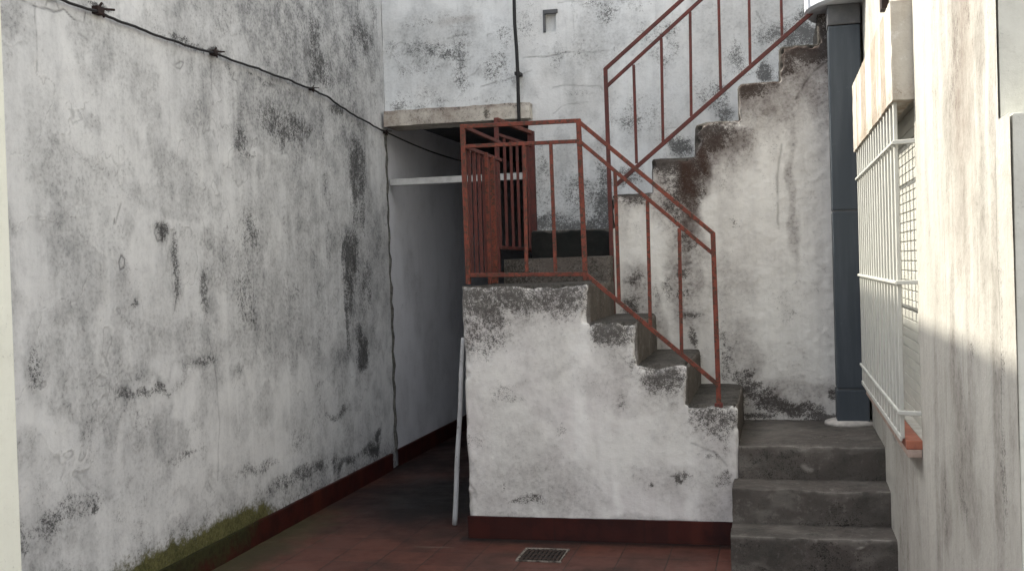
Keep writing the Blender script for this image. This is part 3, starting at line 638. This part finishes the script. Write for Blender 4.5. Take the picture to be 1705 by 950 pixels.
# left return of the railing, running back along the landing edge
xe = onp(1, 771, 212, yr)[0]
zt = onp(1, 770, 211, yr)[2]; zm = onp(1, 772, 244, yr)[2]; zb = onp(1, 777, 458, yr)[2]
for nm, z, yend in (('top_rail', zt, 6.86), ('mid_rail', zm, 6.86), ('bottom_rail', zb, 6.86)):
    MB().bar((xe, yr, z), (xe-.01, yend, z), .02).build(nm, M_rail2, r1)
for i in range(1, 8):
    y = yr+i*.112
    MB().bar((xe-.002*i, y, zb), (xe-.002*i, y, zm), .018).build('baluster', M_rail2, r1)
MB().bar((xe-.004, 6.60, 1.40), (xe-.004, 6.60, zm), .034, .03).build('post', M_rail, r1)
MB().bar((xe+.03, 6.34, 1.40), (xe+.03, 6.34, zm+.0), .020, .014).build('gate_stop', M_rail, r1)

ru = YB-.02
r2 = railing('stair_railing', 'faded maroon metal railing climbing the upper flight towards the top right', ru,
    [((1008,114),(1022,522)), ((1347,-130),(1352,22))],
    [((1055,108),(1060,272)), ((1101,64),(1104,238)), ((1149,20),(1151,194)), ((1196,-24),(1200,150)), ((1246,-72),(1249,108)), ((1298,-118),(1302,62))],
    [('top_rail',(1007,116),(1362,-205),.022), ('mid_rail',(1009,145),(1350,-168),.02), ('bottom_rail',(1026,308),(1362,12),.024)], w=.021, mat=M_rail2, loc=(-.3, ru, 2.2))
for a in r2, r1: pass
# gate leaf standing open behind the landing
gt = thing('gate', 'dark red barred metal gate leaf standing open at the back of the upper landing', 'gate', (-1.7, 7.3, 1.6))
g0 = onp(0, 826, 200, -1.70); g1 = onp(0, 884, 222, -1.70)
ga, gb = 6.90, 7.62
def gz(px, py, y): return onp(1, px, py, y)
A = gz(826, 199, ga); B = gz(884, 221, gb); C = gz(845, 412, ga+.15); D = gz(886, 416, gb)
def lerp(p, q, t): return p+(q-p)*t
Ab = np.array([A[0], A[1], C[2]]); Bb = np.array([B[0], B[1], D[2]])
def dn(P_, z): return np.array([P_[0], P_[1], z])
zmA = A[2]-.095; zmB = B[2]-.09
MB().bar(A, B, .026).build('top_rail', M_rail, gt)
MB().bar(dn(A, zmA), dn(B, zmB), .02).build('mid_rail', M_rail2, gt)
MB().bar(dn(A, C[2]), dn(B, D[2]), .022).build('bottom_rail', M_rail2, gt)
MB().bar(dn(A, C[2]), dn(A, A[2]+.01), .026).build('stile', M_rail2, gt)
MB().bar(dn(B, D[2]-.02), dn(B, B[2]+.01), .045, .035).build('stile', M_rail2, gt)
for t in (.2, .38, .56, .74, .88):
    p = lerp(A, B, t); MB().bar(dn(p, C[2]), dn(p, zmA+(zmB-zmA)*t), .017).build('bar', M_rail2, gt)
MB().lathe((B[0]+.01, B[1], 0), [(.022, D[2]-.05), (.03, D[2]-.03), (.022, D[2]-.01)], 10).build('hinge', M_rusty, gt)

# ------------------------------------------------------------------ cables and clips
cb = thing('wall_cable', 'black cable slung diagonally along the left wall and into the passage', 'cable', (XL, 6, 2.6))
pts = [(60,-22),(85,-8),(165,20),(225,44),(290,68),(357,88),(430,114),(480,132),(520,148),(545,160),(575,182),(610,202),(643,220)]
P3 = []
for (x, y) in pts:
    q = onp(0, x, y, XL+.022); P3.append(q)
dense = []
for a, b in zip(P3, P3[1:]):
    for k in range(8):
        t = k/8; q = a+(b-a)*t; q = q.copy(); q[2] -= .006*math.sin(math.pi*t); q[0] += .003*math.sin(k*2.1+a[1]*9); dense.append(q)
dense.append(P3[-1])
MB().tube(dense, .0065, 8).build('cable_run', M_cable, cb, True)
q0 = P3[-1]; q1 = onp(1, 775, 270, 8.6)
pp = []
for k in range(15):
    t = k/14; q = q0+(q1-q0)*t; q = q.copy(); q[2] -= .02*math.sin(math.pi*t); pp.append(q)
MB().tube(pp, .006, 7).build('cable_tail', M_cable, cb, True)
for (x, y, s_) in ((165,18,.8),(357,88,.62),(520,148,.45),(643,220,.5)):
    q = onp(0, x, y, XL+.02); m_ = MB()
    m_.box(q[0]-.02, q[0]+.012, q[1]-.035*s_, q[1]+.03*s_, q[2]-.022*s_, q[2]+.022*s_, .004)
    m_.bar((q[0], q[1], q[2]+.008), (q[0]+.03, q[1]+.09*s_, q[2]+.020*s_), .012*s_)
    m_.bar((q[0], q[1]-.01, q[2]), (q[0]+.01, q[1]+.01*s_, q[2]+.045*s_), .012*s_)
    m_.tube([(q[0]+.002, q[1]-.03*s_+.012*k*s_, q[2]-.01+.012*math.sin(k*1.9)) for k in range(7)], .008*s_, 6)
    m_.build('clip', M_rusty, cb)
c2 = thing('drop_cable', 'thick black cable hanging straight down the facade into the passage opening', 'cable', (-1.75, YW, 3))
pts = [(853,-40),(856,0),(857,40),(860,80),(862,120),(863,160),(864,196)]
P3 = [onp(1, x, y, YW-.10) for x, y in pts]
P3[-1:] = [P3[-1], P3[-1]+np.array([0, .0, -.06])]
MB().tube(P3, .013, 8).build('cable_run', M_cable, c2, True)
q = onp(1, 861, 122, YW-.10); MB().box(q[0]-.02, q[0]+.02, q[1]-.005, YW, q[2]-.012, q[2]+.012, .003).build('clip', M_cable, c2)

# ------------------------------------------------------------------ leaning pole
pa = onp(1, 771, 562, YF+.12); pb = onp(2, 757, 874, .0)
M_pole = simple('weathered_grey_wood', (.60, .61, .62), (.48, .485, .49), 6, .8, c3=(.10, .095, .09), t3=(.58, .7), stretch=(1, 1, 1))
pb = np.array([pb[0], pb[1], .006])
n_ = 26; dp = [pb+(pa-pb)*k/n_ + np.array([(.0015*math.sin(k*.5), .001*math.cos(k*.4), 0)[0], .001*math.cos(k*.4), 0]) for k in range(n_+1)]
tag(MB().tube(dp, lambda k: .0155-.004*k/n_+(.0015 if k in (8, 15, 21) else 0), 9).build('leaning_pole', M_pole, None, True), 'thin grey wooden pole leaning against the left side of the staircase wall', 'pole')

# ------------------------------------------------------------------ floor drain
dr = thing('floor_drain', 'small square rusty floor drain with a pale rim set in the red tiles', 'drain', (0, 0, 0))
dc = [onp(2, *p, 0.0) for p in ((868,936),(926,940),(942,913),(880,911))]
cx_ = sum(c[0] for c in dc)/4; cy_ = sum(c[1] for c in dc)/4; hs = .115
dr.location = (cx_, cy_, 0)
print('drain', dc, cx_, cy_)
hx = .105; hy = .11
rim = MB()
rim.box(cx_-hx-.014, cx_+hx+.014, cy_+hy, cy_+hy+.014, -.01, .010, .002); rim.box(cx_-hx-.014, cx_+hx+.014, cy_-hy-.010, cy_-hy, -.01, .007, .002)
rim.box(cx_-hx-.014, cx_-hx, cy_-hy, cy_+hy, -.01, .009, .002); rim.box(cx_+hx, cx_+hx+.008, cy_-hy, cy_+hy, -.01, .006, .002)
rim.build('rim', simple('chipped_mortar', (.24, .21, .18), (.05, .04, .033), 22, .9), dr)
MB().box(cx_-hx, cx_+hx, cy_-hy, cy_+hy, -.008, .0025).build('pit_shade', M_dark, dr)  # solid black plate under the grate, painted shade instead of a hole
gm = MB()
for k in range(9):
    x = cx_-hx+.012+k*(2*hx-.024)/8; gm.box(x-.0065, x+.0065, cy_-hy+.004, cy_+hy-.004, .003, .0075, .001)
for k in (-1, 0, 1): gm.box(cx_-hx+.004, cx_+hx-.004, cy_+k*.07-.005, cy_+k*.07+.005, .0035, .0082, .001)
gm.build('grate', M_grate, dr)

# ------------------------------------------------------------------ blue pipe
pxc = (onp(1, 1386, 400, 6.75)[0]+onp(1, 1440, 400, 6.75)[0])/2; rp = .098
bp = thing('flue_pipe', 'fat square slate-blue duct pipe standing on the lower landing against the right wall', 'pipe', (pxc, 6.76, .52))
yc = 6.775
zj = [onp(1, 1400, y, yc)[2] for y in (645, 352, 46)]
z0 = .53; hw_ = .088
def duct(nm, za, zb_, h, mat):
    return MB().box(pxc-h, pxc+h, yc-h, yc+h, za, zb_, .008).build(nm, mat, bp)
duct('section', z0, zj[0]-.004, hw_+.003, M_blue); duct('section', zj[0]+.004, zj[1]-.004, hw_, M_blue); duct('section', zj[1]+.004, zj[2]-.004, hw_, M_blue)
for z_ in zj[:2]: duct('joint', z_-.006, z_+.006, hw_-.004, M_collar)
duct('collar', zj[2], 2.949, hw_+.004, M_collar)
MB().lathe((pxc-.012, yc-.01), [(rp+.052, .520), (rp+.048, .538), (rp+.02, .548), (rp-.01, .550)], 48).build('mortar_ring', simple('pale_mortar', (.50, .47, .43), (.36, .34, .31), 14, .9), bp, True)
# rounded slab above it
sx = .50
tag(MB().lathe((.75, 6.95), [(.10, 2.95), (.535, 2.95), (.55, 2.965), (.55, 3.15), (.10, 3.15)], 96).build('balcony_slab', M_slab), 'pale blue rounded concrete slab jutting out above the slate-blue pipe', 'slab')

# ------------------------------------------------------------------ right house wall, window
RWY0 = 2.80; WY0, WY1, WZ0, WZ1 = 4.42, 6.42, .80, 2.10
rw = thing('house_side_wall', 'sunlit peeling cream wall along the right side, shaded below the window middle', 'wall', (XR, 5, 0))
RB = [(1590,100,12,120,.9),(1600,40,10,80,.8),(1580,200,10,90,.6),(1610,180,10,90,.5),(1630,60,8,120,.5),(1600,330,12,120,.4),(1640,380,9,130,.4),(1590,620,10,60,.5),(1605,760,14,90,.6),(1575,850,9,60,.6),(1600,700,5,60,.8),(1660,700,6,260,.6),(1620,850,16,60,.4),(1655,300,6,200,.4),(1500,800,10,120,.25)]
RM = [(1592,90,8,60,.55),(1605,690,4,50,.55),(1607,845,6,16,.7),(1575,840,5,50,.5),(1618,580,6,16,.5),(1586,150,6,40,.5),(1668,560,4,160,.55),(1672,800,4,140,.6),(1602,790,6,60,.4),(1610,30,8,30,.55)]
RP_ = [(1555,120,9,260,.9),(1570,400,12,150,.5),(1600,500,30,60,.3),(1650,150,7,160,.8),(1545,700,10,220,.6),(1640,650,8,120,.6),(1620,330,10,60,.5)]
RC = [(.5,[(1658,0),(1660,300),(1666,600),(1672,900)]),(.4,[(1570,360),(1574,500),(1576,700)]),(.5,[(1603,560),(1604,640),(1612,720)])]
def fri(P, W):
    y = P[:, 1]
    Wn = P+(W-P)*.5
    st = sst(fbm(Wn, (1, 16, .7), 4, 44), .46, .62); st3 = sst(fbm(Wn, (1, 7, 1.6), 5, 47), .50, .68)
    return dict(grime=blobs(Wn, 0, XR, RB)*1.15+.34*st3+.12*st*(.5+.5*sst(P[:, 2], 1.1, 1.8)), mould=blobs(Wn, 0, XR, RM)+.25*sst(P[:, 2], .5, .0)+.12*st, pale=blobs(Wn, 0, XR, RP_)*.8, crack=lines(P+(W-P)*.2, 0, XR, RC, .005), rust=.28*blobs(Wn, 0, XR, [(1605,60,14,100,.9),(1600,170,16,140,.8),(1612,260,10,120,.6),(1600,380,14,100,.4)])*1.3+.04*st)
pm = PM(.007)
pm.X(XR, RWY0, WY0, 0, 3.0, -1); pm.X(XR, WY0, WY1, 0, WZ0, -1, res=.01); pm.X(XR, WY0, WY1, WZ1, 3.0, -1, res=.01); pm.X(XR, WY1, YW, 0, 3.0, -1, res=.012)
pm.X(XR, RWY0, YW, 3.0, 4.6, -1, res=.05)
pm.Y(WY0, XR, XR+.09, WZ0, WZ1, 1, res=.02); pm.Y(WY1, XR, XR+.09, WZ0, WZ1, -1, res=.02); pm.Z(WZ1, XR, XR+.09, WY0, WY1, -1, res=.03); pm.Z(WZ0, XR, XR+.09, WY0, WY1, 1, res=.03)
pm.Z(4.6, XR, 4.0, RWY0, YW, 1, res=.1); pm.X(XR, RWY0-.13, RWY0, 0, 1.81, -1)
pm.build('wall', M_right, rw, fri, bump=.005, bs=2.5)
M_sage = M_pier2
MB().box(XR+.003, 4.0, RWY0, RWY0+.2, 0, 4.598).build('end_face', M_pier2, rw)
MB().box(XR+.003, 4.0, RWY0-.13, RWY0-.002, 0, 1.808, .004).build('plinth', M_pier2, rw)
MB().box(XR+.10, 4.0, RWY0+.202, YW-.01, 0, 4.59).build('core', M_pier2, rw)
MB().box(XR-.012, XR+.0, YF-2.4, YF-.56, 0, .10).build('skirting', M_skirt, rw) if False else None

wn = thing('window', 'barred window with cream roller shutter, concrete hood and terracotta sill in the right wall', 'window', (XR, 5.4, 1.4))
sh = MB(); z = WZ0+.002
sh.box(XR+.0425, XR+.085, WY0+.003, WY1-.003, WZ0+.002, WZ1-.002)
k = 0
while z < WZ1-.05:
    sh.box(XR+.038, XR+.0424, WY0+.02, WY1-.02, z, z+.0385, .003); z += .042
sh.build('shutter', M_shut, wn)
MB().box(XR+.012, XR+.044, WY0+.002, WY0+.022, WZ0+.004, WZ1-.004).build('shutter_guide', M_grille, wn)
hx0 = .436
pm = PM(.01); hz1 = 2.45
def fh(P, W): 
    s_ = sst(fbm(P, (9, 9, .9), 4, 17), .44, .60)
    return dict(grime=.55*s_+.45*np.exp(-((P[:, 2]-WZ1)/.03)**2), mould=.12*s_+.5*np.exp(-((P[:, 2]-WZ1)/.02)**2)*(P[:, 0] < hx0+.06), rust=.10*s_, pale=.3*(1-s_))
y0h, y1h = WY0-.02, WY1+.10
pm.X(hx0, y0h, y1h, WZ1-.02, hz1, -1); pm.Y(y0h, hx0, XR, WZ1-.02, hz1); pm.Z(WZ1-.02, hx0, XR+.0, y0h, y1h, -1); pm.Z(hz1, hx0, XR, y0h, y1h, 1); pm.Y(y1h, hx0, XR, WZ1-.02, hz1, 1)
pm.build('hood', M_hood, wn, fh, bump=.004, edge=.003)
gx = .452
GZ = (1.925, 1.395, .90)
for i in range(16):
    y = WY0+.05+i*(WY1-WY0-.06)/15
    m_ = MB().bar((gx, y, .80), (gx, y, WZ1-.021), .014, .034); m_.build('bar', M_grille, wn)
for z in GZ:
    MB().bar((gx-.012, WY0+.02, z), (gx-.012, WY1+.03, z), .010, .012).bar((gx-.012, WY0+.022, z), (XR+.005, WY0-.005, z), .016).bar((gx-.012, WY1+.028, z), (XR+.005, WY1+.03, z), .014).build('cross_rail', M_grille, wn)
MB().bar((gx-.006, WY0+.03, .80), (gx-.006, WY1+.02, .80), .008, .02).build('cross_rail', M_grille, wn)
sm_ = MB(); 
n = 13
for i in range(n):
    a = WY0-.01+i*(WY1-WY0+.02)/n; sm_.box(gx+.008, XR+.02, a+.002, a+(WY1-WY0+.02)/n-.002, .765, .798, .003)
sm_.build('sill', M_redtile, wn)
MB().box(gx+.012, XR, WY0-.012, WY1+.01, .735, .764, .003).build('sill_bed', simple('sill_mortar', (.42, .33, .28), (.30, .22, .18), 12, .9), wn)
q = onp(0, 1474, 6, XR-.01)
tag(MB().box(XR-.03, XR, q[1]-.05, q[1]+.05, q[2]-.03, q[2]+.06, .003).build('wall_bracket', M_rusty), 'small dark iron bracket on the right wall above the window hood', 'bracket')

# ------------------------------------------------------------------ left doorway pier close to the camera
lp = onp(1, 19, 475, 2.65)
lj = MB(); xl = lp[0]
lj.box(xl-.9, xl, 2.45, 2.65, 0, 3.6, .004)
tag(lj.build('doorway_pier', M_pier), 'smooth cream painted pier cropped at the left edge of the photo', 'pier')
